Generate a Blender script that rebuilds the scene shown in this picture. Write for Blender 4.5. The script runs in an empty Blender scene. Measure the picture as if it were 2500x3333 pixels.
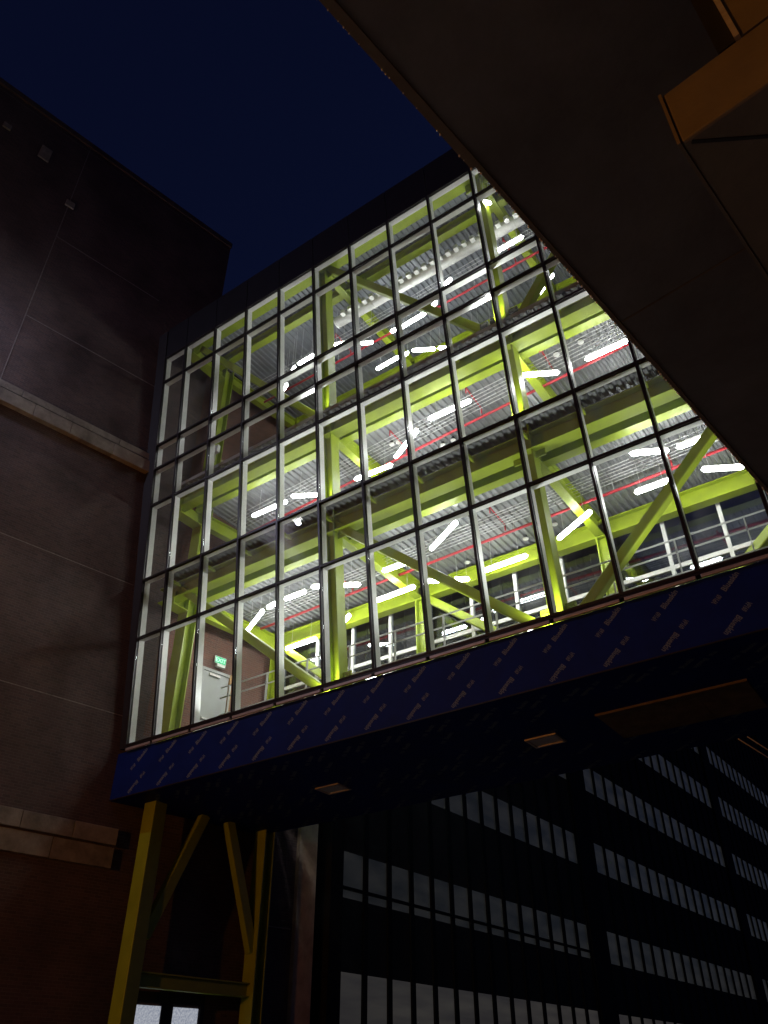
import bpy, math, random
from mathutils import Vector, Matrix
random.seed(7)
SC = bpy.context.scene
COL = SC.collection

# ------------------------------------------------------------------ camera
cd = bpy.data.cameras.new('camera')
cam = bpy.data.objects.new('camera', cd)
COL.objects.link(cam)
cam.location = (19.0889, -13.9735, 1.6)
cam.rotation_euler = (2.19895, 0.00165, 0.61343)
cd.sensor_fit = 'VERTICAL'
cd.sensor_height = 36
cd.lens = 28.231
cd.clip_start = 0.05
cd.clip_end = 2000
SC.camera = cam

# ------------------------------------------------------------------ night sky
world = bpy.data.worlds.new('World')
SC.world = world
world.use_nodes = True
wn = world.node_tree
wn.nodes.clear()
sky = wn.nodes.new('ShaderNodeTexSky')
sky.sky_type = 'NISHITA'
sky.sun_disc = False
sky.sun_elevation = math.radians(-2.5)
sky.sun_rotation = math.radians(20)
sky.air_density = 1.2
sky.dust_density = 0.6
sky.ozone_density = 4.0
bg = wn.nodes.new('ShaderNodeBackground')
bg.inputs['Strength'].default_value = 0.29
wo = wn.nodes.new('ShaderNodeOutputWorld')
wn.links.new(sky.outputs[0], bg.inputs[0])
wn.links.new(bg.outputs[0], wo.inputs[0])

SC.view_settings.view_transform = 'Standard'
SC.view_settings.look = 'None'
SC.view_settings.gamma = 1
SC.view_settings.exposure = 0.0
SC.cycles.transparent_max_bounces = 16
SC.cycles.max_bounces = 6
SC.cycles.diffuse_bounces = 3
SC.cycles.glossy_bounces = 4
SC.cycles.sample_clamp_indirect = 4
SC.cycles.use_adaptive_sampling = True
SC.cycles.adaptive_threshold = 0.02
SC.cycles.caustics_reflective = False
SC.cycles.caustics_refractive = False

TUBE = 60.0          # radiance of the tube lights
LEDLAMP = 800
SODIUM = 2700        # watts of the sodium street lamp

# ------------------------------------------------------------------ materials
MATS = {}


def pmat(name, col, rough=0.6, metal=0.0, noise=0.0, scale=8.0, bump=0.0, spec=0.5, stretch=(1, 1, 1), bscale=None):
    m = bpy.data.materials.new(name)
    m.use_nodes = True
    nt = m.node_tree
    b = nt.nodes['Principled BSDF']
    b.inputs['Base Color'].default_value = (*col, 1)
    b.inputs['Roughness'].default_value = rough
    b.inputs['Metallic'].default_value = metal
    b.inputs['Specular IOR Level'].default_value = spec
    if noise or bump:
        tc = nt.nodes.new('ShaderNodeTexCoord')
        mp = nt.nodes.new('ShaderNodeMapping')
        mp.inputs['Scale'].default_value = stretch
        nt.links.new(tc.outputs['Object'], mp.inputs[0])
        n = nt.nodes.new('ShaderNodeTexNoise')
        n.inputs['Scale'].default_value = scale
        n.inputs['Detail'].default_value = 6
        n.inputs['Roughness'].default_value = 0.65
        nt.links.new(mp.outputs[0], n.inputs['Vector'])
        if noise:
            r = nt.nodes.new('ShaderNodeValToRGB')
            r.color_ramp.elements[0].position = 0.3
            r.color_ramp.elements[1].position = 0.7
            r.color_ramp.elements[0].color = (*[c * (1 - noise) for c in col], 1)
            r.color_ramp.elements[1].color = (*[min(1, c * (1 + noise)) for c in col], 1)
            nt.links.new(n.outputs['Fac'], r.inputs[0])
            nt.links.new(r.outputs[0], b.inputs['Base Color'])
            rr = nt.nodes.new('ShaderNodeMapRange')
            rr.inputs[3].default_value = max(0.05, rough - 0.12)
            rr.inputs[4].default_value = min(1, rough + 0.12)
            nt.links.new(n.outputs['Fac'], rr.inputs[0])
            nt.links.new(rr.outputs[0], b.inputs['Roughness'])
        if bump:
            bp = nt.nodes.new('ShaderNodeBump')
            bp.inputs['Strength'].default_value = bump
            bp.inputs['Distance'].default_value = 0.02
            if bscale:
                n2 = nt.nodes.new('ShaderNodeTexNoise')
                n2.inputs['Scale'].default_value = bscale
                n2.inputs['Detail'].default_value = 4
                nt.links.new(mp.outputs[0], n2.inputs['Vector'])
                nt.links.new(n2.outputs['Fac'], bp.inputs['Height'])
            else:
                nt.links.new(n.outputs['Fac'], bp.inputs['Height'])
            nt.links.new(bp.outputs[0], b.inputs['Normal'])
    MATS[name] = m
    return m


def emat(name, col, strength):
    m = bpy.data.materials.new(name)
    m.use_nodes = True
    nt = m.node_tree
    b = nt.nodes['Principled BSDF']
    b.inputs['Base Color'].default_value = (0.7, 0.7, 0.7, 1)
    b.inputs['Emission Color'].default_value = (*col, 1)
    b.inputs['Emission Strength'].default_value = strength
    MATS[name] = m
    return m


def glassmat(name, tint, refl=1.0, rough=0.0, dirt=0.0):
    """thin architectural glass: clear transmission plus Fresnel reflection and a faint film of dust"""
    m = bpy.data.materials.new(name)
    m.use_nodes = True
    nt = m.node_tree
    nt.nodes.clear()
    out = nt.nodes.new('ShaderNodeOutputMaterial')
    tr = nt.nodes.new('ShaderNodeBsdfTransparent')
    tr.inputs[0].default_value = (*tint, 1)
    gl = nt.nodes.new('ShaderNodeBsdfGlossy')
    gl.inputs['Roughness'].default_value = rough
    gl.inputs['Color'].default_value = (0.95, 0.97, 1, 1)
    fr = nt.nodes.new('ShaderNodeLayerWeight')      # Schlick reflectance of thin glass, same from both sides
    fr.inputs['Blend'].default_value = 0.5
    pw = nt.nodes.new('ShaderNodeMath')
    pw.operation = 'POWER'
    pw.inputs[1].default_value = 5.0
    nt.links.new(fr.outputs['Facing'], pw.inputs[0])
    mu = nt.nodes.new('ShaderNodeMath')
    mu.operation = 'MULTIPLY_ADD'
    mu.inputs[1].default_value = 0.92 * min(1, refl)
    mu.inputs[2].default_value = 0.04 * refl
    mu.use_clamp = True
    mx = nt.nodes.new('ShaderNodeMixShader')
    nt.links.new(pw.outputs[0], mu.inputs[0])
    nt.links.new(mu.outputs[0], mx.inputs[0])
    nt.links.new(tr.outputs[0], mx.inputs[1])
    nt.links.new(gl.outputs[0], mx.inputs[2])
    last = mx
    if dirt:
        df = nt.nodes.new('ShaderNodeBsdfDiffuse')
        df.inputs[0].default_value = (0.6, 0.6, 0.58, 1)
        tl = nt.nodes.new('ShaderNodeBsdfTranslucent')
        tl.inputs[0].default_value = (0.6, 0.6, 0.62, 1)
        ad = nt.nodes.new('ShaderNodeMixShader')
        ad.inputs[0].default_value = 0.5
        nt.links.new(df.outputs[0], ad.inputs[1])
        nt.links.new(tl.outputs[0], ad.inputs[2])
        tc = nt.nodes.new('ShaderNodeTexCoord')
        n = nt.nodes.new('ShaderNodeTexNoise')
        n.inputs['Scale'].default_value = 1.7
        n.inputs['Detail'].default_value = 8
        nt.links.new(tc.outputs['Object'], n.inputs['Vector'])
        mr = nt.nodes.new('ShaderNodeMapRange')
        mr.inputs[1].default_value = 0.4
        mr.inputs[2].default_value = 0.75
        mr.inputs[3].default_value = dirt * 0.25
        mr.inputs[4].default_value = dirt
        nt.links.new(n.outputs['Fac'], mr.inputs[0])
        m2 = nt.nodes.new('ShaderNodeMixShader')
        nt.links.new(mr.outputs[0], m2.inputs[0])
        nt.links.new(mx.outputs[0], m2.inputs[1])
        nt.links.new(ad.outputs[0], m2.inputs[2])
        last = m2
    nt.links.new(last.outputs[0], out.inputs[0])
    MATS[name] = m
    return m


def brickmat(name, c1, c2, mortar):
    m = bpy.data.materials.new(name)
    m.use_nodes = True
    nt = m.node_tree
    b = nt.nodes['Principled BSDF']
    b.inputs['Roughness'].default_value = 0.85
    tc = nt.nodes.new('ShaderNodeTexCoord')
    sp = nt.nodes.new('ShaderNodeSeparateXYZ')
    cb = nt.nodes.new('ShaderNodeCombineXYZ')
    nt.links.new(tc.outputs['Object'], sp.inputs[0])
    nt.links.new(sp.outputs[1], cb.inputs[0])
    nt.links.new(sp.outputs[2], cb.inputs[1])
    bt = nt.nodes.new('ShaderNodeTexBrick')
    bt.inputs['Scale'].default_value = 1.0
    bt.inputs['Brick Width'].default_value = 0.21
    bt.inputs['Row Height'].default_value = 0.075
    bt.inputs['Mortar Size'].default_value = 0.006
    bt.inputs['Mortar Smooth'].default_value = 0.2
    bt.inputs['Color1'].default_value = (*c1, 1)
    bt.inputs['Color2'].default_value = (*c2, 1)
    bt.inputs['Mortar'].default_value = (*mortar, 1)
    bt.inputs['Bias'].default_value = -0.1
    nt.links.new(cb.outputs[0], bt.inputs['Vector'])
    n = nt.nodes.new('ShaderNodeTexNoise')
    n.inputs['Scale'].default_value = 0.6
    n.inputs['Detail'].default_value = 7
    nt.links.new(tc.outputs['Object'], n.inputs['Vector'])
    mx = nt.nodes.new('ShaderNodeMixRGB')
    mx.blend_type = 'MULTIPLY'
    mx.inputs[0].default_value = 1.0
    rp = nt.nodes.new('ShaderNodeValToRGB')
    rp.color_ramp.elements[0].position = 0.32
    rp.color_ramp.elements[0].color = (0.62, 0.6, 0.6, 1)
    rp.color_ramp.elements[1].position = 0.7
    rp.color_ramp.elements[1].color = (1.25, 1.2, 1.2, 1)
    nt.links.new(n.outputs['Fac'], rp.inputs[0])
    nt.links.new(bt.outputs['Color'], mx.inputs[1])
    nt.links.new(rp.outputs[0], mx.inputs[2])
    nt.links.new(mx.outputs[0], b.inputs['Base Color'])
    bp = nt.nodes.new('ShaderNodeBump')
    bp.inputs['Strength'].default_value = 0.7
    bp.inputs['Distance'].default_value = 0.012
    bp.invert = True
    nt.links.new(bt.outputs['Fac'], bp.inputs['Height'])
    nt.links.new(bp.outputs[0], b.inputs['Normal'])
    MATS[name] = m
    return m


def windowmat(name, c_lo, c_hi, strength, stripes):
    """a dim lit room behind glass: the pane gives off its room's light, with ceiling strips seen through it"""
    m = bpy.data.materials.new(name)
    m.use_nodes = True
    nt = m.node_tree
    b = nt.nodes['Principled BSDF']
    b.inputs['Base Color'].default_value = (0.02, 0.022, 0.025, 1)
    b.inputs['Roughness'].default_value = 0.25
    b.inputs['Specular IOR Level'].default_value = 0.25
    tc = nt.nodes.new('ShaderNodeTexCoord')
    mp = nt.nodes.new('ShaderNodeMapping')
    mp.inputs['Scale'].default_value = (1, stripes[0], stripes[1])
    mp.inputs['Rotation'].default_value = (stripes[2], 0, 0)
    nt.links.new(tc.outputs['Object'], mp.inputs[0])
    n = nt.nodes.new('ShaderNodeTexNoise')
    n.inputs['Scale'].default_value = 1.0
    n.inputs['Detail'].default_value = 3
    nt.links.new(mp.outputs[0], n.inputs['Vector'])
    r = nt.nodes.new('ShaderNodeValToRGB')
    r.color_ramp.elements[0].position = 0.35
    r.color_ramp.elements[0].color = (*c_lo, 1)
    r.color_ramp.elements[1].position = 0.65
    r.color_ramp.elements[1].color = (*c_hi, 1)
    nt.links.new(n.outputs['Fac'], r.inputs[0])
    nt.links.new(r.outputs[0], b.inputs['Emission Color'])
    b.inputs['Emission Strength'].default_value = strength
    MATS[name] = m
    return m


pmat('asphalt', (0.05, 0.05, 0.05), 0.9, noise=0.3, scale=30, bump=0.3)
pmat('lime', (0.315, 0.40, 0.018), 0.42, noise=0.12, scale=2, bump=0.03, bscale=40)
pmat('dark_metal', (0.028, 0.024, 0.028), 0.38, metal=0.3, noise=0.2, scale=6)
pmat('white_metal', (0.82, 0.82, 0.81), 0.38, noise=0.05, scale=4)
pmat('silver', (0.60, 0.57, 0.56), 0.42, metal=0.4, noise=0.2, scale=7, stretch=(0.6, 1, 4))
pmat('galv', (0.25, 0.255, 0.27), 0.5, metal=0.2, noise=0.14, scale=5, bump=0.05)
pmat('roof_deck', (0.24, 0.255, 0.29), 0.5, metal=0.3, noise=0.12, scale=4, bump=0.05)
pmat('concrete', (0.36, 0.35, 0.33), 0.85, noise=0.2, scale=5, bump=0.2)
pmat('navy_wrap', (0.005, 0.021, 0.19), 0.6, noise=0.18, scale=1.4, bump=0.25, bscale=2.2, spec=0.15)
pmat('wrap_print', (0.15, 0.20, 0.27), 0.7, noise=0.25, scale=20)
pmat('parapet', (0.018, 0.019, 0.024), 0.45, metal=0.2, noise=0.25, scale=3)
pmat('closure', (0.012, 0.011, 0.014), 0.7, noise=0.2, scale=5)
pmat('stone', (0.30, 0.27, 0.23), 0.85, noise=0.4, scale=2.2, bump=0.35, bscale=14)
pmat('stone_pale', (0.36, 0.32, 0.27), 0.85, noise=0.3, scale=1.6, bump=0.35, bscale=12)
pmat('tan_stone', (0.42, 0.34, 0.25), 0.85, noise=0.25, scale=3, bump=0.3, bscale=16)
pmat('mortar', (0.26, 0.23, 0.22), 0.9, noise=0.35, scale=9)
pmat('red_pipe', (0.50, 0.03, 0.045), 0.4, noise=0.1, scale=12)
pmat('conduit', (0.62, 0.62, 0.63), 0.4, metal=0.25, noise=0.1, scale=9)
pmat('duct', (0.66, 0.66, 0.64), 0.45, metal=0.15, noise=0.12, scale=6)
pmat('white_plastic', (0.78, 0.78, 0.76), 0.4, noise=0.06, scale=6)
pmat('black_paint', (0.015, 0.015, 0.017), 0.5, noise=0.3, scale=9)
pmat('grey_door', (0.40, 0.41, 0.42), 0.5, noise=0.06, scale=3)
pmat('wood', (0.42, 0.23, 0.08), 0.6, noise=0.25, scale=4, stretch=(8, 8, 0.6))
pmat('plywood', (0.17, 0.13, 0.085), 0.8, noise=0.4, scale=2.5, bump=0.2)
pmat('soffit_paint', (0.15, 0.16, 0.175), 0.8, noise=0.35, scale=1.1, bump=0.15, bscale=25)
pmat('bronze_paint', (0.18, 0.155, 0.12), 0.6, noise=0.16, scale=5, bump=0.1, bscale=30)
pmat('spandrel', (0.03, 0.028, 0.028), 0.85, noise=0.3, scale=0.6, spec=0.1)
pmat('back_frame', (0.010, 0.011, 0.012), 0.8, noise=0.3, scale=3, spec=0.1)
pmat('water', (0.75, 0.78, 0.8), 0.06, spec=0.8, noise=0.05, scale=30)
brickmat('brick', (0.135, 0.092, 0.086), (0.09, 0.07, 0.07), (0.16, 0.14, 0.135))
brickmat('brick_in', (0.20, 0.085, 0.06), (0.13, 0.065, 0.052), (0.22, 0.18, 0.16))
emat('tube_glow', (1.0, 0.975, 0.96), TUBE)
emat('exit_green', (0.0, 0.75, 0.30), 1.0)
MATS['exit_green'].node_tree.nodes['Principled BSDF'].inputs['Base Color'].default_value = (0.0, 0.06, 0.02, 1)
emat('exit_letter', (0.25, 1.0, 0.6), 1.0)
emat('sodium_glow', (1.0, 0.46, 0.10), 30)
emat('led_spot', (1.0, 0.96, 0.9), 10)
glassmat('glass', (0.93, 0.96, 0.95), 1.0, 0.0, dirt=0.06)
glassmat('glass_back', (0.55, 0.62, 0.66), 3.0, 0.0)
windowmat('dim_room', (0.50, 0.54, 0.56), (1.0, 1.0, 0.96), 0.0125, (0.5, 1.6, 0.12))
windowmat('dim_lobby', (0.62, 0.58, 0.6), (1.0, 0.93, 0.86), 0.03, (0.25, 2.2, 0.1))
windowmat('door_light', (0.55, 0.6, 0.75), (0.95, 1.0, 1.1), 0.42, (22, 22, 0.7))

# ------------------------------------------------------------------ geometry helpers


class MB:
    def __init__(s):
        s.v = []
        s.f = []

    def box(s, x0, x1, y0, y1, z0, z1):
        b = len(s.v)
        s.v += [(x0, y0, z0), (x1, y0, z0), (x1, y1, z0), (x0, y1, z0), (x0, y0, z1), (x1, y0, z1), (x1, y1, z1), (x0, y1, z1)]
        s.f += [tuple(b + i for i in q) for q in ((0, 3, 2, 1), (4, 5, 6, 7), (0, 1, 5, 4), (1, 2, 6, 5), (2, 3, 7, 6), (3, 0, 4, 7))]
        return s

    def bar(s, p0, p1, w, h, up=(0, 0, 1), off=(0, 0)):
        """rectangular bar from p0 to p1: width w sideways, height h along up; off shifts (side, up)"""
        p0, p1 = Vector(p0), Vector(p1)
        a = (p1 - p0).normalized()
        sd = a.cross(Vector(up)).normalized()
        u = sd.cross(a).normalized()
        b = len(s.v)
        for p in (p0, p1):
            for i, j in ((-1, -1), (1, -1), (1, 1), (-1, 1)):
                s.v.append(tuple(p + sd * (i * w / 2 + off[0]) + u * (j * h / 2 + off[1])))
        s.f += [tuple(b + i for i in q) for q in ((0, 1, 2, 3), (7, 6, 5, 4), (0, 4, 5, 1), (1, 5, 6, 2), (2, 6, 7, 3), (3, 7, 4, 0))]
        return s

    def ibeam(s, p0, p1, h, w, up=(0, 0, 1), tf=0.035, tw=0.025):
        s.bar(p0, p1, w, tf, up, (0, h / 2 - tf / 2))
        s.bar(p0, p1, w, tf, up, (0, -h / 2 + tf / 2))
        s.bar(p0, p1, tw, h - 2 * tf, up)
        return s

    def tube(s, p0, p1, r, n=10, r1=None, cap=True):
        p0, p1 = Vector(p0), Vector(p1)
        a = (p1 - p0).normalized()
        t = Vector((0, 0, 1)) if abs(a.z) < 0.9 else Vector((1, 0, 0))
        u = a.cross(t).normalized()
        w = a.cross(u)
        b = len(s.v)
        r1 = r if r1 is None else r1
        for p, q in ((p0, r), (p1, r1)):
            for i in range(n):
                k = 2 * math.pi * i / n
                s.v.append(tuple(p + u * math.cos(k) * q + w * math.sin(k) * q))
        for i in range(n):
            j = (i + 1) % n
            s.f.append((b + i, b + j, b + n + j, b + n + i))
        if cap:
            s.f.append(tuple(b + i for i in reversed(range(n))))
            s.f.append(tuple(b + n + i for i in range(n)))
        return s

    def capsule(s, p0, p1, r, n=10, m=3):
        p0, p1 = Vector(p0), Vector(p1)
        a = (p1 - p0).normalized()
        t = Vector((0, 0, 1)) if abs(a.z) < 0.9 else Vector((1, 0, 0))
        u = a.cross(t).normalized()
        w = a.cross(u)
        rings = []
        for i in range(m + 1):
            k = math.pi / 2 * i / m
            rings.append((p0 - a * r * math.cos(k), r * max(0.05, math.sin(k))))
        for i in range(m, -1, -1):
            k = math.pi / 2 * i / m
            rings.append((p1 + a * r * math.cos(k), r * max(0.05, math.sin(k))))
        b = len(s.v)
        for c, q in rings:
            for i in range(n):
                k = 2 * math.pi * i / n
                s.v.append(tuple(c + u * math.cos(k) * q + w * math.sin(k) * q))
        for j in range(len(rings) - 1):
            for i in range(n):
                i2 = (i + 1) % n
                s.f.append((b + j * n + i, b + j * n + i2, b + (j + 1) * n + i2, b + (j + 1) * n + i))
        s.f.append(tuple(b + i for i in reversed(range(n))))
        e = b + (len(rings) - 1) * n
        s.f.append(tuple(e + i for i in range(n)))
        return s

    def mesh(s, name, mat, smooth=False, bevel=0):
        me = bpy.data.meshes.new(name)
        me.from_pydata([tuple(v) for v in s.v], [], s.f)
        me.materials.append(MATS[mat])
        if smooth:
            for p in me.polygons:
                p.use_smooth = True
        me.update()
        return me

    def build(s, name, mat, parent=None, smooth=False, bevel=0.0):
        o = bpy.data.objects.new(name, s.mesh(name, mat, smooth))
        COL.objects.link(o)
        o.parent = parent
        if bevel:
            bv = o.modifiers.new('edge', 'BEVEL')
            bv.width = bevel
            bv.segments = 2
            bv.limit_method = 'ANGLE'
        return o


def link(name, me, parent, loc=(0, 0, 0), rot=None):
    o = bpy.data.objects.new(name, me)
    COL.objects.link(o)
    o.parent = parent
    o.location = loc
    if rot is not None:
        o.rotation_euler = rot
    return o


def tag(o, label, cat, group=None):
    o['label'] = label
    o['category'] = cat
    if group:
        o['group'] = group
    return o


def thing(name, label, cat, loc=(0, 0, 0), rz=0, group=None):
    o = bpy.data.objects.new(name, None)
    COL.objects.link(o)
    o.empty_display_size = 0.3
    o.location = loc
    o.rotation_euler = (0, 0, rz)
    return tag(o, label, cat, group)


ORD = ['first', 'second', 'third', 'fourth', 'fifth', 'sixth', 'seventh', 'eighth', 'ninth', 'tenth', 'eleventh', 'twelfth', 'thirteenth', 'fourteenth']

# ------------------------------------------------------------------ main dimensions (metres, ground at z = 0)
TILT = 0.1067                       # the glass leans out over the ground by 6 degrees
CT, ST = math.cos(TILT), math.sin(TILT)
Z0 = 9.577                          # sill of the glass
SL = [14.393, 13.210, 10.377, 9.370, 7.912, 5.164, 3.211, 0.0]   # transoms, measured up the slope
XM = [0.413] + [1.5 * i for i in range(1, 15)]                   # mullions
XR = XM[-1]


def gl(x, s, d=0.0):
    """point on the leaning glass plane: x along, s up the slope, d inwards"""
    return Vector((x, -s * ST + d * CT, Z0 + s * CT + d * ST))


def glz(x, z, d):
    """same plane but addressed by world height"""
    s = (z - Z0 - d * ST) / CT
    return gl(x, s, d)


GN = (0, CT, ST)                    # inward normal of the glass
GU = (0, -ST, CT)                   # up the glass
WA = 0.1917                         # the brick wall runs 11 degrees off square

# ------------------------------------------------------------------ ground
g = MB().box(-400, 400, -400, 400, -0.5, 0).build('ground', 'asphalt')
g['kind'] = 'structure'
g = MB().box(6, 60, -45, -0.5, 0.0, 0.12).build('bounce_pavement', 'concrete')  # unseen pale slab, added to bounce lamp light up onto the overhang
g['kind'] = 'structure'

# ------------------------------------------------------------------ brick building on the left
brick_bld = thing('brick_building', 'tall dark brick building with pale stone bands on the left', 'building', (0.1, 0, 0), -WA)
MB().box(-0.5, 0, -34, 0.64, 0, 33.2).build('wall', 'brick', brick_bld)
MB().box(-0.5, -0.001, 0.64, 7.32, 0, 10.1).build('wall', 'brick', brick_bld)
w2 = MB().box(-0.5, -0.001, 0.64, 7.32, 10.1, 24.95).build('wall', 'brick_in', brick_bld)
w2['label'] = 'red brick wall seen through the glass'
MB().box(-9, -0.5, -34, -33.5, 0, 33.2).box(-9, -0.5, 7.0, 7.3, 0, 24.9).box(-9, -0.5, 0.1, 0.6, 24.9, 33.2).build('return_wall', 'brick', brick_bld)
MB().box(-9, 0.0, -34, 0.64, 32.9, 33.0).build('roof', 'concrete', brick_bld)
MB().box(-0.56, 0.07, -34.05, 0.68, 33.2, 33.5).build('coping', 'brick', brick_bld, bevel=0.02)


def stones(y0, y1, z0, z1, proj, n, name, mats):
    cuts = [y0]
    ln = (y1 - y0) / n
    for i in range(1, n):
        cuts.append(y0 + ln * (i + random.uniform(-0.12, 0.12)))
    cuts.append(y1)
    for i in range(n):
        jx = random.uniform(-0.008, 0.008)
        MB().box(-0.1, proj + jx, cuts[i] + 0.006, cuts[i + 1] - 0.006, z0, z1).build(name, random.choice(mats), brick_bld, bevel=0.012)


stones(-26, -0.78, 18.95, 19.42, 0.20, 17, 'stone_block', ['stone', 'stone', 'stone_pale'])
stones(-26, -0.70, 19.50, 19.76, 0.13, 15, 'stone_block', ['stone', 'stone_pale'])
MB().box(-0.1, 0.06, -26, -0.74, 19.42, 19.50).build('groove_course', 'stone', brick_bld)
stones(-12, 0.36, 6.98, 7.40, 0.17, 9, 'ledge_block', ['stone', 'stone_pale', 'stone_pale'])
stones(-12, 0.36, 6.42, 6.93, 0.12, 7, 'ledge_block', ['stone', 'stone', 'stone_pale'])
for z, a, b in ((10.5, -20, 0.0), (14.68, -20, -0.6), (22.9, -6.3, -1.2), (27.25, -6.3, -2.0)):
    MB().box(-0.02, 0.004, a, b, z - 0.014, z + 0.014).build('control_joint', 'mortar', brick_bld)
MB().box(-0.02, 0.005, -6.335, -6.305, 19.77, 33.2).build('control_joint', 'mortar', brick_bld)
for y, z, w, h in ((-7.95, 30.7, 0.42, 0.75), (-6.45, 29.1, 0.34, 0.34), (-10.4, 31.4, 0.5, 0.5), (-9.4, 31.0, 0.3, 0.3)):
    MB().box(-0.05, 0.06, y, y + w, z, z + h).build('stone_patch', 'stone', brick_bld, bevel=0.02)
MB().box(-0.1, 0.16, 6.55, 7.28, 0, 24.9).build('pilaster', 'tan_stone', brick_bld, bevel=0.02)
MB().box(-0.02, 0.012, 5.4, 6.5, 5.62, 5.65).build('control_joint', 'mortar', brick_bld)
# street door with two lit lights
dr = MB().box(-0.1, 0.05, 1.62, 1.72, 0, 3.75).box(-0.1, 0.05, 3.62, 3.74, 0, 3.75).box(-0.1, 0.05, 1.72, 3.62, 3.52, 3.75).box(-0.1, 0.03, 2.48, 2.80, 0, 3.52).box(-0.1, 0.03, 1.72, 2.48, 0, 0.9).box(-0.1, 0.03, 2.80, 3.62, 0, 0.9).build('door', 'black_paint', brick_bld)
dr['label'] = 'black double door with two lit panes'
for a, b in ((1.74, 2.46), (2.83, 3.58)):
    MB().box(0.006, 0.018, a, b, 0.9, 3.45).build('pane', 'door_light', dr)
MB().box(0.05, 0.09, 2.52, 2.56, 1.0, 1.35).build('handle', 'silver', dr)
# doors opening onto the bridge
for zf, s0, zt in ((10.1, 2.32, 12.72), (14.98, 2.2, 17.1)):
    d = MB().box(-0.03, 0.03, s0, s0 + 0.98, zf, zt).build('door', 'grey_door', brick_bld, bevel=0.006)
    MB().box(-0.04, 0.06, s0 - 0.09, s0 - 0.002, zf, zt + 0.1).box(-0.04, 0.06, s0 - 0.002, s0 + 0.985, zt + 0.003, zt + 0.1).build('frame', 'grey_door', d)
    MB().box(-0.04, 0.075, s0 + 0.985, s0 + 1.10, zf, zt + 0.1).build('jamb', 'wood', d)
    MB().box(0.03, 0.09, s0 + 0.12, s0 + 0.86, zf + 1.0, zf + 1.06).build('push_bar', 'silver', d)
    MB().box(0.03, 0.10, s0 + 0.2, s0 + 0.6, zt - 0.14, zt - 0.06).build('door_closer', 'silver', d)
MB().box(-0.05, 0.05, 1.5, 2.6, 19.9, 21.2).build('stone_patch', 'stone_pale', brick_bld, bevel=0.02)

# ------------------------------------------------------------------ the glazed bridge building
bridge = thing('glass_bridge', 'lit glass bridge building with lime green steel frame inside', 'building')

# mullions: white inside, dark caps outside
mul_me = MB().bar((0, 0, -0.02), (0, 0, 14.45), 0.065, 0.20, up=(0, 1, 0), off=(0, 0.135)).mesh('mullion', 'white_metal')
mcap_me = MB().bar((0, 0, -0.02), (0, 0, 14.47), 0.062, 0.05, up=(0, 1, 0), off=(0, -0.035)).bar((0, 0, -0.02), (0, 0, 14.46), 0.085, 0.022, up=(0, 1, 0), off=(0, 0.018)).mesh('cap', 'dark_metal')
for x in XM:
    o = link('mullion', mul_me, bridge, gl(x, 0), (TILT, 0, 0))
    link('cap', mcap_me, o)


def transom(x0, x1, s):
    L = x1 - x0
    key = 'transom_%.3f' % L
    if key not in MATS:
        MATS[key] = (MB().box(0.034, L - 0.034, 0.036, 0.21, -0.032, 0.032).mesh('transom', 'white_metal'),
                     MB().box(0.033, L - 0.033, -0.056, -0.012, -0.030, 0.030).box(0.044, L - 0.044, 0.008, 0.030, -0.043, 0.043).mesh('cap', 'dark_metal'))
    a, b = MATS[key]
    o = link('transom', a, bridge, gl(x0, s), (TILT, 0, 0))
    link('cap', b, o)


pane_me = {}
for i in range(len(XM) - 1):
    for s in SL:
        transom(XM[i], XM[i + 1], s)
    for k in range(7):
        L = XM[i + 1] - XM[i]
        H = SL[k] - SL[k + 1]
        key = (round(L, 3), round(H, 3))
        if key not in pane_me:
            pane_me[key] = MB().box(0.036, L - 0.036, -0.009, 0.003, 0.034, H - 0.034).mesh('pane', 'glass')
        # each sheet sits a hair out of true, as real glazing does
        o = link('pane', pane_me[key], bridge, gl(XM[i], SL[k + 1]), (TILT + random.uniform(-.0015, .0015), 0, random.uniform(-.0015, .0015)))
    # sill strip, parapet panel
    L = XM[i + 1] - XM[i]
    MB().box(XM[i] + 0.05, XM[i + 1] - 0.05, -0.075, -0.012, 9.405, 9.475).build('sill_strip', 'silver', bridge, bevel=0.01)
    a, b = gl(XM[i] + 0.012, 14.47, 0.05), gl(XM[i] + 0.012, 15.85, 0.05)
    pp = MB()
    pp.bar((L / 2, 0, 0), (L / 2, 0, 1.36), L - 0.024, 0.06, up=(0, 1, 0))
    po = pp.build('parapet_panel', 'parapet', bridge)
    po.location = gl(XM[i], 14.475, 0.02)
    po.rotation_euler = (TILT, 0, 0)
MB().box(XM[0] - 0.05, XR, -0.055, 0.10, 9.475, 9.53).build('sill_plate', 'dark_metal', bridge)
# dark closure between the brick and the first mullion
cl = MB()
cl.bar((0, 0, -0.05), (0, 0, 15.8), 0.46, 0.25, up=(0, 1, 0))
co = cl.build('closure_panel', 'closure', bridge)
co.location = gl(XM[0] - 0.275, 0, 0.12)
co.rotation_euler = (TILT, 0, 0)

# wrapped floor box: front band, underside, back band
MB().box(0.02, XR, 0, 0.08, 8.1, 9.402).build('wrap_band', 'navy_wrap', bridge)
sof = MB().box(0.12, XR, 0.08, 5.07, 8.102, 8.16).build('wrap_soffit', 'navy_wrap', bridge)
MB().box(1.2, XR, 5.0, 5.07, 8.16, 9.6).build('back_band', 'navy_wrap', bridge)
MB().box(0.6, XR, 0.10, 5.0, 9.22, 9.46).build('floor_slab', 'concrete', bridge)
MB().bar((0.02, -0.004, 8.112), (XR, -0.004, 8.112), 0.03, 0.03).build('drip_edge', 'dark_metal', bridge)


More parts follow.
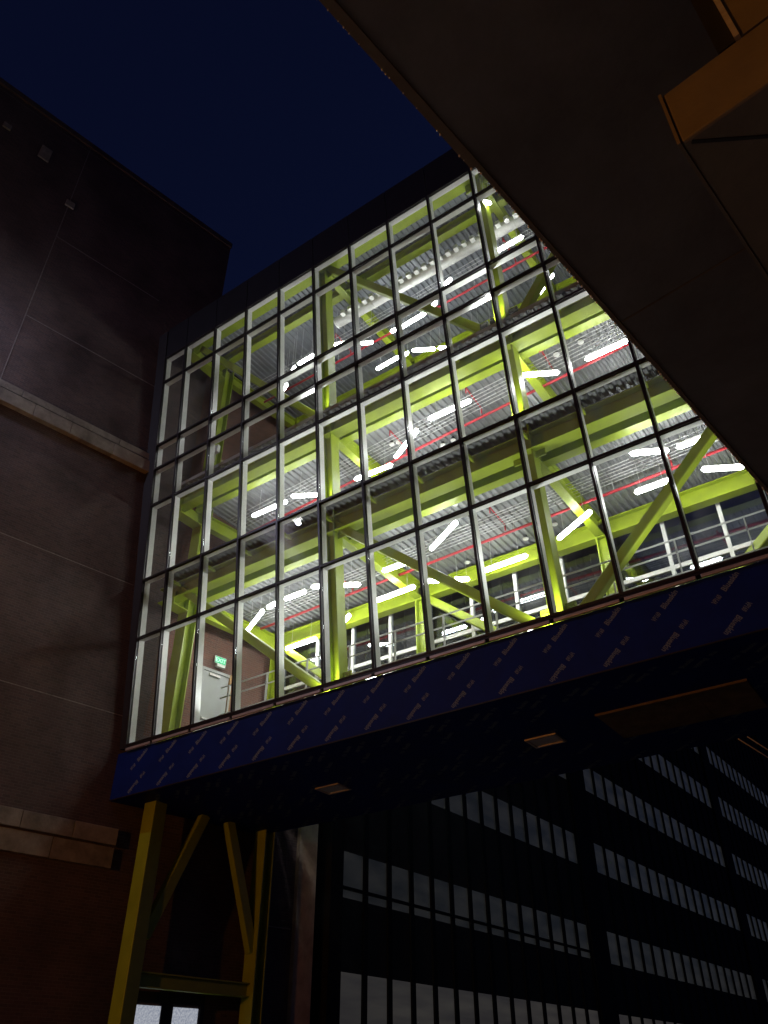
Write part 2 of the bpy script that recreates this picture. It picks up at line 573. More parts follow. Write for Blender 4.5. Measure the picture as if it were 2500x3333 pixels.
def text_mesh(txt, size):
    c = bpy.data.curves.new('print', 'FONT')
    c.body = txt
    c.size = size
    c.resolution_u = 2
    c.offset = size * 0.028
    o = bpy.data.objects.new('print', c)
    COL.objects.link(o)
    dg = bpy.context.evaluated_depsgraph_get()
    dg.update()
    me = bpy.data.meshes.new_from_object(o.evaluated_get(dg))
    bpy.data.objects.remove(o)
    bpy.data.curves.remove(c)
    me.materials.clear()
    me.materials.append(MATS['wrap_print'])
    for p in me.polygons:
        p.material_index = 0
    return me


def joined_text():
    """printed mark: the product word, a gap and a short code"""
    a = text_mesh('Blueskin', 0.135)
    b = text_mesh('VP160', 0.105)
    wa = max(v.co.x for v in a.vertices)
    wb = max(v.co.x for v in b.vertices)
    vs, fs = [], []
    for v in b.vertices:
        vs.append((v.co.x / wb * 0.19, v.co.y * 1.35 - 0.01, 0))
    fs += [tuple(p.vertices) for p in b.polygons]
    k = len(vs)
    for v in a.vertices:
        vs.append((0.30 + v.co.x / wa * 0.42, v.co.y * 1.2 - 0.01, 0))
    fs += [tuple(i + k for i in p.vertices) for p in a.polygons]
    me = bpy.data.meshes.new('printed_mark')
    me.from_pydata(vs, [], fs)
    me.materials.append(MATS['wrap_print'])
    return me


mark = joined_text()
band = [o for o in bridge.children if o.name.startswith('wrap_band')][0]
ang = math.atan2(0.47, 0.53)
for k in range(-9, 9):
    x = 10.99 + 1.132 * k
    if x < 0.5 or x > XR - 0.8:
        continue
    jz = random.uniform(-.015, .015)
    o = link('printed_mark', mark, band, (x, -0.003, 8.81 + jz))
    o.rotation_euler = (math.radians(90), -ang, 0)
    o = link('printed_mark', mark, band, (x + 0.55, -0.003, 8.70 + jz))
    o.rotation_euler = (math.radians(90), -ang + math.pi, 0)
r = 0
for j in range(4):
    for k in range(-9, 9):
        x = 10.7 + 1.132 * k + (0.3 if j % 2 else 0)
        y = 0.30 + j * 1.22
        if x < 1.2 or x > XR - 0.8 or (12.9 < x < 16.6 and 1.3 < y < 3.6):
            continue
        if (5.2 < x < 6.3 and 1.9 < y < 3.1) or (11.0 < x < 12.4 and 1.9 < y < 3.1):
            continue
        o = link('printed_mark', mark, sof, (x, y, 8.0985))
        o.rotation_euler = (math.pi, 0, -ang + (0 if j % 2 else math.pi))
        o2 = link('printed_mark', mark, sof, (x + 0.2, y + 0.6, 8.0985))
        o2.rotation_euler = (math.pi, 0, -ang + (math.pi if j % 2 else 0))

# recessed light boxes and the board in the underside
for x, nm in ((5.78, 'small unlit square light box in the dark underside, nearer the brick building'), (11.87, 'small unlit square light box in the dark underside, nearer the large brown board')):
    t = thing('soffit_light', nm, 'light fixture', (x, 2.65, 8.1), group='light boxes under the bridge')
    MB().box(-0.38, 0.38, -0.30, -0.24, -0.035, 0.0).box(-0.38, 0.38, 0.24, 0.30, -0.035, 0).box(-0.38, -0.32, -0.24, 0.24, -0.035, 0).box(0.32, 0.38, -0.24, 0.24, -0.035, 0).build('frame', 'silver', t)
    MB().box(-0.32, 0.32, -0.24, 0.24, -0.012, 0).build('lens', 'white_plastic', t)
t = thing('soffit_board', 'large brown board fixed to the dark underside of the bridge', 'panel', (14.95, 2.7, 8.1))
for a, b in ((-1.55, -0.55), (-0.545, 0.5), (0.505, 1.55)):
    MB().box(a, b, -0.80, 0.80, -0.035, 0).build('sheet', 'plywood', t, bevel=0.004)
MB().box(-1.56, 1.56, -0.84, -0.805, -0.05, 0).build('edge_trim', 'plywood', t)

# corrugated decks and slabs


def deck(name, x0, x1, y0, y1, z, mat, pitch=0.205, dep=0.06):
    v, f = [], []
    prof = []
    x = x0
    while x < x1:
        prof += [(x, 0), (x + pitch * .36, 0), (x + pitch * .5, dep), (x + pitch * .86, dep)]
        x += pitch
    for px, pz in prof:
        v += [(px, y0, z + pz), (px, y1, z + pz)]
    for i in range(len(prof) - 1):
        f.append((2 * i, 2 * i + 1, 2 * i + 3, 2 * i + 2))
    b = MB()
    b.v, b.f = v, f
    return b.build(name, mat, bridge)


LV = [14.80, 18.08, 24.92]
for z, yf, m in ((LV[0], -0.18, 'galv'), (LV[1], -0.5, 'galv'), (LV[2], -1.25, 'roof_deck')):
    deck('metal_deck', 1.15, XR, yf, 4.95, z, m)
    MB().box(1.15, XR, yf, 4.95, z + 0.07, z + 0.2).build('floor_slab' if z < 20 else 'roof_slab', 'concrete', bridge)
MB().box(0.5, XR, -1.6, 5.05, 25.15, 25.25).build('roof_membrane', 'black_paint', bridge)
MB().box(0.5, XR, 5.0, 5.1, 24.9, 25.5).build('parapet_panel', 'parapet', bridge)
MB().box(XR + 0.02, XR + 0.3, -1.5, 5.1, 8.1, 25.4).build('end_wall', 'brick_in', bridge)

# steel: chords, columns, diagonals of the front frame (leaning with the glass), back frame upright
COLX = [7.40, 13.40, 19.40]
TD = 0.72
MB().ibeam((1.05, 0.88, 9.0), (1.05, 0.88, 24.9), 0.42, 0.42, up=(0, 1, 0)).build('column', 'lime', bridge)
for x in COLX:
    MB().ibeam(glz(x, 9.2, TD), glz(x, 24.85, TD), 0.34, 0.36, up=(1, 0, 0)).build('column', 'lime', bridge)
for z, h, xs in ((14.38, 0.52, 0.55), (17.70, 0.50, 0.75), (24.62, 0.40, 0.95)):
    MB().ibeam(glz(xs, z, TD), glz(XR, z, TD), h, 0.36).build('chord_beam', 'lime', bridge)
for z, y, h in ((14.54, 1.05, 0.42), (17.88, 0.50, 0.34), (24.70, 0.36, 0.40)):
    MB().ibeam((1.15, y, z), (XR, y, z), h, 0.26).build('edge_beam', 'lime', bridge)
for z in (14.38, 17.70, 24.62):
    MB().ibeam((1.3, 4.7, z), (XR, 4.7, z), 0.52, 0.30).build('chord_beam', 'lime', bridge)
for x in (1.45, 7.43, 13.43, 19.43):
    MB().ibeam((x, 4.7, 9.3), (x, 4.7, 24.9), 0.32, 0.34, up=(1, 0, 0)).build('column', 'lime', bridge)
# cross beams from front to back at every column
for z, h in ((14.42, 0.55), (17.72, 0.5), (24.62, 0.45)):
    for x in COLX:
        p = glz(x, z, TD + 0.2)
        MB().ibeam((x, p.y, z), (x, 4.52, z), h, 0.24).build('cross_beam', 'lime', bridge)
    MB().ibeam((1.12, 1.1, z - 0.15), (1.5, 4.52, z - 0.15), h, 0.24).build('cross_beam', 'lime', bridge)
# brackets that carry the leaning chords on the upright end column
for z in (14.2, 17.5, 24.45):
    p = glz(1.05, z, TD)
    b = MB()
    b.bar((1.05, p.y - 0.16, z - 0.26), (1.05, 0.72, z - 0.26), 0.42, 0.035)
    b.bar((1.05, p.y - 0.16, z), (1.05, 0.72, z), 0.03, 0.5)
    b.bar((1.05, p.y - 0.14, z - 0.24), (1.05, p.y - 0.14, z + 0.24), 0.42, 0.03, up=(0, 1, 0))
    b.build('bracket', 'lime', bridge)


def diag(x0, z0, x1, z1, d, back=False):
    if back:
        a, b, up = Vector((x0, 4.7, z0)), Vector((x1, 4.7, z1)), (0, 1, 0)
    else:
        a, b, up = glz(x0, z0, d), glz(x1, z1, d), GN
    MB().bar(a, b, 0.24, 0.24, up=up).build('diagonal_brace', 'lime', bridge, bevel=0.03)


diag(1.25, 14.55, 7.40, 9.45, TD)
diag(7.50, 14.40, 13.40, 9.40, TD)
diag(13.40, 9.40, 19.30, 14.45, TD)
diag(1.6, 24.25, 7.30, 18.05, TD)
diag(7.5, 24.55, 13.35, 17.85, TD)
diag(13.45, 17.85, 19.3, 24.5, TD)
diag(1.55, 14.3, 7.43, 9.4, 0, True)
diag(7.43, 14.3, 13.43, 9.4, 0, True)
diag(13.43, 9.4, 19.43, 14.3, 0, True)
# gusset plates where braces meet columns
bolt_me = MB().tube((0, -0.022, 0), (0, 0.01, 0), 0.018, 6).mesh('bolt', 'lime')
sp = MB().box(0.83, 1.27, 0.655, 0.668, 10.75, 12.25).build('splice_plate', 'lime', bridge)
for k in range(9):
    for x in (0.80, 1.30):
        link('bolt', bolt_me, sp, (x - 0.03 if x > 1 else x + 0.06, 0.655, 10.85 + k * 0.16))
for x in COLX:
    for z in (9.9, 14.2, 18.2, 24.3):
        p = glz(x, z, TD)
        b = MB()
        b.bar(p + Vector((-0.42, 0, 0)), p + Vector((0.42, 0, 0)), 0.03, 0.5, up=GU)
        gp = b.build('gusset_plate', 'lime', bridge)
        for dx in (-0.34, -0.26, 0.26, 0.34):
            for dz in (-0.14, 0, 0.14):
                q = p + Vector((dx, 0, 0)) + Vector(GU) * dz - Vector(GN) * 0.02
                link('bolt', bolt_me, gp, q, (TILT, 0, 0))
# clip brackets tying mullions to the chord
for x in XM[1:-1]:
    for z in (14.45, 17.75):
        a, b = glz(x, z, 0.235), glz(x, z, TD - 0.16)
        MB().bar(a, b, 0.05, 0.09).build('clip_bracket', 'lime', bridge)

# back glazing, upright
bm_me = MB().box(-0.05, 0.05, 4.98, 5.12, 10.05, 24.9).mesh('back_mullion', 'white_metal')
for i in range(1, 15):
    link('back_mullion', bm_me, bridge, (1.5 * i, 0, 0))
for z in (10.08, 12.77, 14.71, 17.44, 20.0, 22.7):
    MB().box(1.2, XR, 5.0, 5.10, z - 0.06, z + 0.06).build('back_transom', 'white_metal', bridge)
zz = [10.08, 12.77, 14.71, 17.44, 20.0, 22.7, 24.9]
for k in range(6):
    me = MB().box(0.05, 1.45, 5.045, 5.055, zz[k] + 0.06, zz[k + 1] - 0.06).mesh('back_pane', 'glass_back')
    for i in range(1, 14):
        link('back_pane', me, bridge, (1.5 * i, 0, 0))

# ------------------------------------------------------------------ things inside the bridge


def where(x, y, z):
    """bay of the glass front (counted from the brick wall) in which a point is seen from the street"""
    c = cam.location
    lo, hi = 0.0, 1.0
    for _ in range(40):
        t = (lo + hi) / 2
        q = c + (Vector((x, y, z)) - c) * t
        n = q.y * CT + (q.z - Z0) * ST
        if n < 0:
            lo = t
        else:
            hi = t
    q = c + (Vector((x, y, z)) - c) * lo
    bay = 0
    for i in range(len(XM) - 1):
        if q.x >= XM[i]:
            bay = i
    return bay, (q.x - XM[bay]), q.z


# tube lights: end points in plan and height, three ways of lying as in a scatter of sticks
TUBES = {
    'lowest': (13.9, [(1.89, 2.71, 3.25, 1.99), (3.44, 1.94, 3.97, 1.87), (4.22, 1.86, 5.10, 1.85), (5.38, 1.74, 6.68, 2.49), (2.04, 4.45, 3.42, 4.44), (4.50, 4.26, 5.29, 3.79), (9.38, 2.10, 10.69, 1.35), (7.63, 2.25, 8.46, 2.28), (6.45, 3.55, 7.95, 3.52), (8.37, 3.47, 8.72, 3.68), (9.08, 3.86, 9.48, 4.11), (10.02, 3.94, 11.47, 3.92), (12.50, 3.68, 13.80, 2.96), (14.99, 2.87, 15.92, 2.87), (15.46, 1.32, 16.28, 1.75), (16.44, 1.77, 17.11, 1.76), (16.66, 2.91, 17.56, 3.41)]),
    'middle': (17.1, [(13.09, 0.39, 14.25, 1.03), (14.98, 1.0, 16.17, 1.0), (10.41, 0.57, 11.81, 0.59), (8.68, 1.43, 9.95, 0.74), (7.05, 1.56, 8.45, 1.64), (8.67, 2.61, 9.74, 2.55), (15.01, 2.6, 15.79, 2.22), (4.88, 1.07, 6.12, 1.80), (3.12, 1.17, 4.63, 1.20), (3.19, 3.2, 3.97, 3.69), (6.27, 3.46, 6.69, 3.26), (12.1, 2.9, 13.0, 3.4), (16.6, 3.2, 17.9, 3.9), (18.2, 1.2, 19.4, 1.9)]),
    'top': (23.0, [(4.83, 0.91, 5.66, 0.89), (4.33, 1.13, 4.71, 0.92), (5.76, 0.96, 6.0, 0.86), (6.46, 0.93, 6.91, 1.09), (3.53, 1.61, 3.89, 1.43), (7.28, 1.42, 7.70, 1.63), (8.80, 1.64, 9.91, 1.58), (8.44, 1.60, 8.68, 1.60), (7.01, 2.75, 8.04, 2.71), (8.2, 2.75, 8.44, 2.74), (8.58, 2.73, 9.32, 3.16), (9.39, 3.18, 9.79, 3.40), (10.22, 1.48, 10.47, 1.40), (10.92, 1.0, 11.36, 0.88), (12.93, 0.81, 13.98, 0.80), (10.6, 3.45, 11.01, 3.41), (11.34, 3.42, 11.58, 3.45), (13.10, 3.20, 13.66, 2.93), (13.91, 2.70, 14.13, 2.65), (13.55, -0.95, 13.72, -0.75), (15.5, 2.1, 16.6, 2.2), (17.2, 1.5, 18.2, 1.1)]),
}
DECKZ = {'lowest': LV[0], 'middle': LV[1], 'top': LV[2]}
rec = []
for fl, (z, L) in TUBES.items():
    for x0, y0, x1, y1 in L:
        ln = math.hypot(x1 - x0, y1 - y0)
        c = ((x0 + x1) / 2, (y0 + y1) / 2, z)
        bay, fx, qz = where(*c)
        rec.append([fl, bay, qz, fx, x0, y0, x1, y1, z, ln])
for fl in TUBES:
    for bay in range(14):
        grp = sorted([r for r in rec if r[0] == fl and r[1] == bay], key=lambda r: -r[2])
        n = len(grp)
        for i, r in enumerate(grp):
            pos = '' if n == 1 else (('upper ', 'lower ')[i] if n == 2 else (('topmost ', 'middle ', 'lowest ')[i] if n == 3 else ORD[i] + ' from top '))
            kind = 'long' if r[9] > 1.1 else ('medium' if r[9] > 0.6 else 'short')
            lab = '%sglowing %s tube light, %s storey, %s glass bay from the brick wall' % (pos, kind, fl, ORD[bay])
            r.append(lab)
for fl, bay, qz, fx, x0, y0, x1, y1, z, ln, lab in rec:
    cx, cy = (x0 + x1) / 2, (y0 + y1) / 2
    a = math.atan2(y1 - y0, x1 - x0)
    t = thing('tube_light', lab, 'light', (cx, cy, z), a, 'tube lights hung on the %s storey' % fl)
    h = ln / 2
    rad = 0.062
    MB().capsule((-h + rad, 0, 0), (h - rad, 0, 0), rad, 8, 1).build('tube', 'tube_glow', t, smooth=True)
    MB().box(-h * 0.92, h * 0.92, -0.025, 0.025, rad, rad + 0.035).build('housing', 'white_plastic', t)
    dz = DECKZ[fl] - z
    for s in (-1, 1):
        MB().tube((s * h * 0.6, 0, rad + 0.035), (s * h * 0.6, 0, dz + 0.03), 0.006, 5).build('hanger', 'conduit', t)

# round ceiling discs
DISCS = [(10.51, 1.63, 0), (12.11, 1.50, 0), (13.68, 1.43, 0), (14.84, 1.42, 0), (7.32, 2.70, 0), (9.28, 4.40, 0), (11.32, 4.27, 0), (12.33, 4.09, 0), (14.92, 1.19, 1), (14.19, 1.23, 1), (11.83, 0.45, 1), (10.30, 0.40, 1), (9.93, 0.42, 1), (8.38, 1.70, 1), (10.04, 2.64, 1), (9.66, 2.66, 1), (8.60, 1.75, 1)]
drec = []
for x, y, k in DISCS:
    bay, fx, qz = where(x, y, LV[k] - 0.1)
    drec.append([k, bay, qz, x, y])
for k in (0, 1):
    for bay in range(14):
        grp = sorted([r for r in drec if r[0] == k and r[1] == bay], key=lambda r: -r[2])
        for i, r in enumerate(grp):
            pos = '' if len(grp) == 1 else ('upper ', 'lower ')[i] if len(grp) == 2 else ORD[i] + ' from top, '
            t = thing('ceiling_disc', '%ssmall round white ceiling disc, %s storey, %s glass bay from brick wall' % (pos, ('lowest', 'middle')[k], ORD[bay]), 'ceiling fitting', (r[3], r[4], LV[k]), 0, 'round ceiling discs')
            MB().tube((0, 0, -0.10), (0, 0, -0.075), 0.085, 16).build('face', 'white_plastic', t)
            MB().tube((0, 0, -0.075), (0, 0, 0.03), 0.07, 16, r1=0.05).build('can', 'black_paint' if k else 'galv', t)

# red sprinkler mains with branches
for z, y0, y1, fl, br in ((14.45, 3.62, 3.05, 'lowest', ((5.6, 3.5), (11.2, 3.2), (16.0, 3.1))), (17.70, 2.45, 1.45, 'middle', ((8.7, 2.05), (13.9, 1.6), (11.5, 1.8))), (24.2, 2.55, 2.40, 'top', ((6.0, 2.5), (13.0, 2.42)))):
    t = thing('sprinkler_pipe', 'red sprinkler pipe running under the %s storey ceiling' % fl, 'pipe', (0, 0, 0), group='red sprinkler pipes')
    MB().tube((1.6, y0, z), (XR, y1, z), 0.042, 10).build('main_pipe', 'red_pipe', t, smooth=True)
    for x, y in br:
        b = MB().tube((x, y, z), (x, y, z + 0.22), 0.025, 8)
        b.tube((x, y, z + 0.2), (x + 0.06, y - 1.0, z + 0.2), 0.022, 8)
        b.tube((x + 0.06, y - 1.0, z + 0.2), (x + 0.06, y - 1.0, z - 0.02), 0.018, 8)
        b.build('branch_pipe', 'red_pipe', t, smooth=True)
    x = 2.4
    while x < XR:
        yy = y0 + (y1 - y0) * (x - 1.6) / (XR - 1.6)
        MB().tube((x, yy, z), (x, yy, z + 0.4), 0.008, 5).build('hanger', 'conduit', t)
        x += 3.0
    # runs of conduit beside each main
    t = thing('conduit_run', 'bundle of thin grey conduits beside the %s storey red pipe' % fl, 'conduit', group='conduit bundles')
    for i in range(6):
        dy = -0.22 - 0.13 * i
        x = 1.6
        b = MB()
        pts = []
        while x <= XR + 0.01:
            yy = y0 + (y1 - y0) * (x - 1.6) / (XR - 1.6) + dy + random.uniform(-.012, .012)
            pts.append((x, yy, z + 0.12 + random.uniform(-.01, .01)))
            x += 1.94
        for a, c in zip(pts[:-1], pts[1:]):
            b.tube(a, c, 0.011, 6)
        b.build('conduit', 'conduit', t, smooth=True)

# air duct under the roof
t = thing('air_duct', 'pale round air duct with a row of outlets under the roof', 'duct', (0, 0.9, 24.05))
MB().tube((6.6, 0, 0), (14.6, 0, 0), 0.20, 18).build('duct_body', 'duct', t, smooth=True)
for x in (6.62, 8.2, 9.8, 11.4, 13.0, 14.58):
    MB().tube((x - 0.03, 0, 0), (x + 0.03, 0, 0), 0.215, 18).build('flange', 'duct', t)
x = 7.0
while x < 14.4:
    MB().box(x, x + 0.15, -0.34, -0.17, -0.11, 0.05).build('outlet', 'white_plastic', t)
    x += 0.31

# floodlights at the middle brace joint
for dx, lab in ((-0.52, 'black floodlight left of the green column at upper brace joint'), (0.36, 'black floodlight right of the green column at upper brace joint')):
    p = glz(13.40 + dx, 18.55, TD - 0.05)
    t = thing('floodlight', lab, 'floodlight', p, 0, 'floodlights at the brace joint')
    MB().box(-0.13, 0.13, -0.10, 0.06, -0.11, 0.11).build('housing', 'black_paint', t, bevel=0.015)
    MB().box(-0.08, 0.08, -0.112, -0.10, -0.03, 0.05).build('plate', 'galv', t)
    MB().tube((0, 0.0, -0.11), (0, 0.05, -0.3), 0.015, 6).build('stem', 'black_paint', t)

# uplights at the foot of the columns
def uplight(p, lab, watts, aim):
    t = thing('uplight', lab, 'light', p, 0, 'uplights at the foot of the green columns')
    MB().tube((0, 0, 0), (0, 0, 0.09), 0.075, 14).build('can', 'black_paint', t, smooth=False)
    MB().tube((0, 0, 0.09), (0, 0, 0.095), 0.06, 14).build('lens', 'led_spot', t)
    l = bpy.data.lights.new('uplight_bulb', 'SPOT')
    l.energy = watts * 1.7
    l.color = (1.0, 0.99, 0.96)
    l.spot_size = math.radians(125)
    l.spot_blend = 0.8
    l.shadow_soft_size = 0.06
    o = bpy.data.objects.new('bulb', l)
    COL.objects.link(o)
    o.parent = t
    o.location = (0, 0, 0.13)
    o.rotation_euler = Vector(aim).to_track_quat('-Z', 'Y').to_euler()


for x, zf, w, lab in ((7.2, 9.47, 130, 'floor uplight at the foot of the middle green column'),
                      (13.2, 9.47, 190, 'floor uplight at the foot of the right green column'),
                      (19.2, 9.47, 130, 'floor uplight at the foot of the farthest right green column'),
                      (7.2, 18.3, 60, 'uplight at the middle green column on the top storey'),
                      (13.2, 18.3, 90, 'uplight at the right green column on the top storey'),
                      (13.2, 15.02, 80, 'uplight at the right green column on the middle storey'),
                      (7.2, 15.02, 60, 'uplight at the middle green column on the middle storey'),
                      (3.6, 9.47, 70, 'floor uplight near the brick wall end'),
                      (10.3, 9.47, 90, 'floor uplight midway between the two green columns'),
                      (16.4, 9.47, 90, 'floor uplight right of the right green column')):
    p = glz(x, zf, 0.40)
    uplight(p, lab, w, (0, 0.02, 1))

# white box on the end column, with its conduit loop
t = thing('junction_box', 'white junction box on wall beside the slanting green end column', 'box', (1.35, 0.62, 20.4))
MB().box(-0.02, 0.26, -0.08, 0.05, -0.16, 0.16).build('box_body', 'white_plastic', t, bevel=0.01)
MB().tube((0.12, 0, -0.16), (0.12, 0, -0.5), 0.015, 6).tube((0.12, 0, -0.5), (-0.1, 0.1, -0.6), 0.015, 6).build('conduit', 'conduit', t)

# guard rail along the lowest storey
t = thing('guard_rail', 'grey two-bar guard rail along the lowest storey', 'railing', (0, 1.8, 10.08))
for z in (1.47, 1.14, 0.6):
    MB().tube((2.0, 0, z), (XR - 0.2, 0, z), 0.022, 8).build('rail', 'conduit', t, smooth=True)
x = 2.36
while x < XR - 0.2:
    MB().box(x - 0.012, x + 0.012, -0.035, 0.035, 0, 1.47).build('post', 'conduit', t)
    MB().box(x - 0.02, x + 0.02, -0.06, -0.035, 1.1, 1.2).build('clip', 'galv', t)
    x += 1.5

# exit sign on the brick over the lowest door
t = thing('exit_sign', 'small glowing green exit sign above the grey door', 'sign', (0.1 + math.sin(WA) * 2.84 + 0.1 * math.cos(WA), math.cos(WA) * 2.84 - 0.1 * math.sin(WA), 13.17), -WA)
MB().box(-0.03, 0.02, -0.22, 0.22, -0.13, 0.13).build('housing', 'white_plastic', t, bevel=0.008)
MB().box(0.02, 0.026, -0.20, 0.20, -0.11, 0.11).build('face', 'exit_green', t)
tm = text_mesh('EXIT', 0.19)
wx = max(v.co.x for v in tm.vertices)
tm.materials.clear()
tm.materials.append(MATS['exit_letter'])
lo = link('lettering', tm, t, (0.029, -wx / 2, -0.067), (math.radians(90), 0, math.radians(90)))
MB().box(-0.02, 0.1, -0.16, 0.16, -0.26, -0.16).build('lamp_bar', 'white_plastic', t, bevel=0.01)

# ------------------------------------------------------------------ steel frame carrying the bridge
tw = thing('support_frame', 'lime steel support frame with sloping braces under the bridge', 'steel frame')
MB().bar((0.985, 0.885, 0), (0.985, 0.885, 8.10), 0.45, 0.43, up=(0, 1, 0)).build('column', 'lime', tw, bevel=0.02)
MB().ibeam((1.43, 4.85, 0), (1.43, 4.85, 8.10), 0.42, 0.44, up=(0, 1, 0), tf=0.04, tw=0.03).build('column', 'lime', tw)
MB().bar((1.02, 1.12, 4.85), (1.16, 2.55, 8.12), 0.22, 0.30, up=(0, 0, 1)).build('brace', 'lime', tw, bevel=0.02)
MB().bar((1.40, 4.70, 4.85), (1.27, 3.42, 8.12), 0.22, 0.30, up=(0, 0, 1)).build('brace', 'lime', tw, bevel=0.02)
MB().ibeam((1.05, 1.10, 3.92), (1.40, 4.64, 3.92), 0.34, 0.22).build('tie_beam', 'lime', tw)
MB().box(0.6, 1.4, 0.5, 1.3, 0, 0.05).box(1.05, 1.85, 4.45, 5.25, 0, 0.05).build('base_plate', 'lime', tw)

# ------------------------------------------------------------------ dark office building beyond the bridge
BA = math.radians(2.0)
off = thing('office_building', 'dark office building with bands of dim windows beyond the bridge', 'building', (1.7, 7.9, 0), -BA)
ENDY = 120
SP = [(4.68, 6.78), (8.20, 10.95), (12.40, 15.15), (16.60, 19.4), (20.9, 23.6), (25.0, 40)]
WN = [(0.1, 4.68), (6.78, 8.20), (10.95, 12.40), (15.15, 16.60), (19.4, 20.9), (23.6, 25.0)]
SEC = [(0.32, 18.9, 14), (20.8, 44.6, 16), (46.5, 66, 14), (68, 90, 15), (92, ENDY - 1, 16)]
MB().box(-8, -0.35, -0.3, ENDY, 0, 40).build('core', 'back_frame', off)
MB().box(-0.34, 0.16, -0.3, 0.30, 0, 40).build('corner_pier', 'back_frame', off)
for (a, b, n), (c, d_, m_) in zip(SEC[:-1], SEC[1:]):
    MB().box(-0.34, 0.14, b + 0.02, c - 0.02, 0, 40).build('pier', 'back_frame', off)
for a, b, n in SEC:
    st = (b - a) / n
    for z0, z1 in SP:
        for i in range(n):
            MB().box(-0.34, 0.0, a + st * i + 0.01, a + st * (i + 1) - 0.01, z0, z1).build('spandrel', 'spandrel', off)
    mm = MB().box(-0.3, 0.06, -0.115, 0.115, 0, 40).mesh('mullion', 'back_frame')
    for i in range(n + 1):
        link('mullion', mm, off, (0, a + st * i, 0))
    for k, (z0, z1) in enumerate(WN):
        for i in range(n):
            MB().box(-0.03, -0.01, a + st * i + 0.115, a + st * (i + 1) - 0.115, z0, z1).build('pane', 'dim_lobby' if k == 0 else 'dim_room', off)
    if n == 14 and a < 1:
        MB().box(-0.08, 0.05, a, b, 7.02, 7.12).build('transom', 'back_frame', off)

# ------------------------------------------------------------------ overhang of the building on the right, above the camera
RA = 0.1349
ov = thing('overhang', 'dark flat overhang of the right-hand building above the street', 'building', (18.12, -11.86, 5.5), -RA)
MB().box(0.03, 9, -26, 12.4, 0.0, 0.45).build('soffit', 'soffit_paint', ov)
for i in range(8):
    y = -14 + i * 3.1
    MB().box(0.04, 9, y, y + 0.012, -0.003, 0.01).build('soffit_joint', 'plywood', ov)
MB().box(0.0, 0.05, -26, 0.05, -0.02, 0.50).build('edge_flashing', 'bronze_paint', ov)
MB().box(0.022, 0.05, 0.05, 12.4, -0.02, 0.50).build('edge_flashing', 'bronze_paint', ov)
drop = MB().capsule((0, 0, 0), (0, 0, -0.006), 0.0042, 7, 2).mesh('water_drop', 'water', True)
y = -1.3
while y < 7.0:
    o = link('water_drop', drop, ov, (0.003 if y < 0.05 else 0.025, y, -0.020))
    s = random.uniform(0.6, 1.5)
    o.scale = (s, s, s * random.uniform(0.8, 1.4))
    y += random.choice([0.018, 0.025, 0.03, 0.045, 0.07, 0.11]) * (1.0 if y > 0 else 1.4)
MB().box(7.0, 9, -26, 12.4, -5.5, 0).build('wall', 'brick', ov)
# boxed beam hanging below the overhang
bx = thing('boxed_beam', 'orange-lit boxed beam hanging under the overhang at top right', 'beam', (19.07, -12.13, 4.3), -RA)
MB().box(0.0, 3.2, 0.0, 9, 0.0, 0.33).build('beam_body', 'bronze_paint', bx, bevel=0.012)
MB().box(-0.012, 0.0, -0.006, 9, -0.006, 0.335).build('side_trim', 'bronze_paint', bx)
MB().box(0.305, 3.2, 0.0, 9, 0.335, 1.2).build('upper_casing', 'bronze_paint', bx)
MB().box(0.285, 0.304, -0.012, 0.3, 0.335, 1.2).build('corner_trim', 'silver', bx)
MB().box(0.22, 0.284, 0.002, 0.3, 0.335, 1.2).build('painted_gap_shade', 'black_paint', bx)  # solid black strip, painting in the shade of a deep recess
MB().bar((0.03, 0.02, -0.002), (2.2, 1.75, -0.002), 0.012, 0.006).build('dark_line', 'black_paint', bx)  # thin dark line running diagonally across the underside

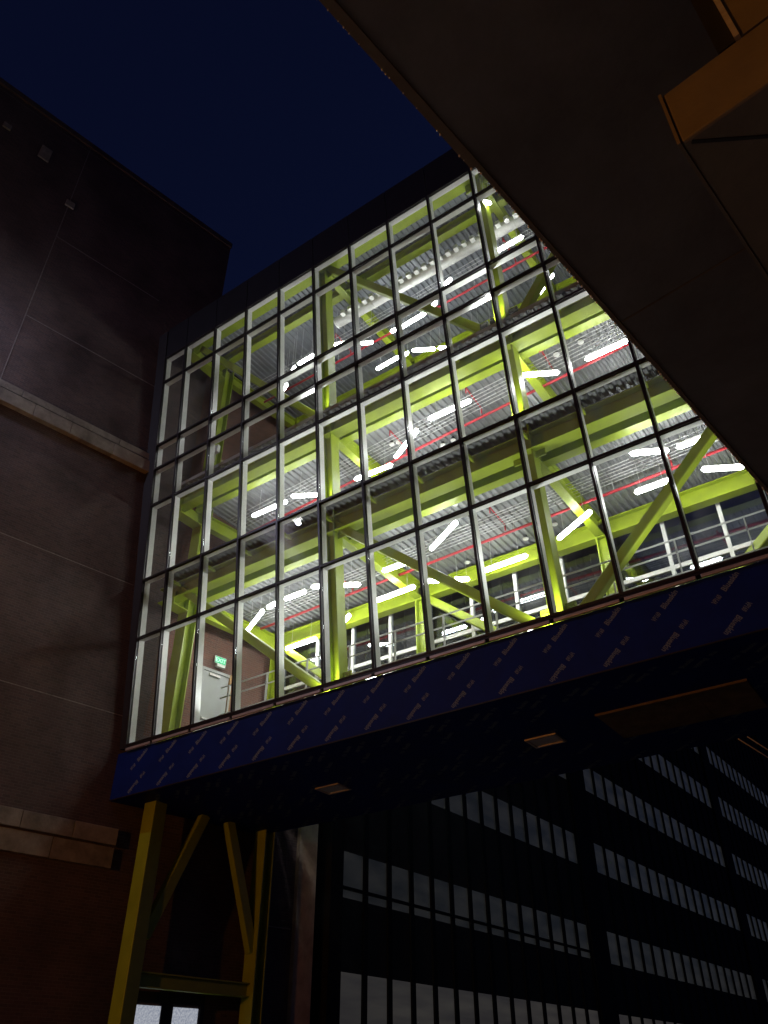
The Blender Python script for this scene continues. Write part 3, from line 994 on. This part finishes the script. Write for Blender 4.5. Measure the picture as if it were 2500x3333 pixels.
# pair of pale pipes under the far right end of the bridge
t = thing('pipe_pair', 'two thin pale pipes below the bridge at the right edge', 'pipe', (15.74, 3.64, 7.6), -RA)
for dx in (0.0, 0.19):
    MB().tube((dx, 0, 0), (dx, 4.5, 0), 0.014, 8).build('pipe', 'white_metal', t, smooth=True)

# ------------------------------------------------------------------ sodium street lamp behind the camera
lp = thing('street_lamp', 'sodium street lamp on a dark pole near the brick wall', 'street lamp', (4.0, -26.5, 0))
MB().tube((0, 0, 0), (0, 0, 7.0), 0.09, 12, r1=0.06).build('pole', 'black_paint', lp, smooth=True)
MB().tube((0, 0, 6.9), (0, 1.2, 7.1), 0.04, 10).build('arm', 'black_paint', lp, smooth=True)
MB().box(-0.16, 0.16, 1.0, 1.7, 7.03, 7.18).build('head', 'black_paint', lp, bevel=0.03)
MB().box(-0.12, 0.12, 1.1, 1.6, 7.0, 7.03).build('lens', 'sodium_glow', lp)
ld = bpy.data.lights.new('sodium_bulb', 'POINT')
ld.energy = SODIUM
ld.color = (1.0, 0.34, 0.035)
ld.shadow_soft_size = 0.15
lo = bpy.data.objects.new('bulb', ld)
COL.objects.link(lo)
lo.parent = lp
lo.location = (0, 1.35, 6.75)

# ------------------------------------------------------------------ cool white lamp on the brick wall, just left of the view
wl = thing('wall_lamp', 'cool white lamp fixed high on the brick wall', 'lamp', (0.1 - math.sin(WA) * 10.5, -math.cos(WA) * 10.5, 20.6), -WA)
MB().box(0.0, 0.06, -0.12, 0.12, -0.12, 0.12).build('back_plate', 'black_paint', wl)
MB().tube((0.06, 0, 0.02), (0.75, 0, 0.1), 0.03, 8).build('arm', 'black_paint', wl)
MB().box(0.6, 1.15, -0.14, 0.14, 0.05, 0.17).build('head', 'black_paint', wl, bevel=0.02)
MB().box(0.65, 1.1, -0.11, 0.11, 0.02, 0.05).build('lens', 'led_spot', wl)
ld = bpy.data.lights.new('led_bulb', 'POINT')
ld.energy = LEDLAMP
ld.color = (0.70, 0.72, 1.0)
ld.shadow_soft_size = 0.12
lo = bpy.data.objects.new('bulb', ld)
COL.objects.link(lo)
lo.parent = wl
lo.location = (0.9, 0, -0.12)
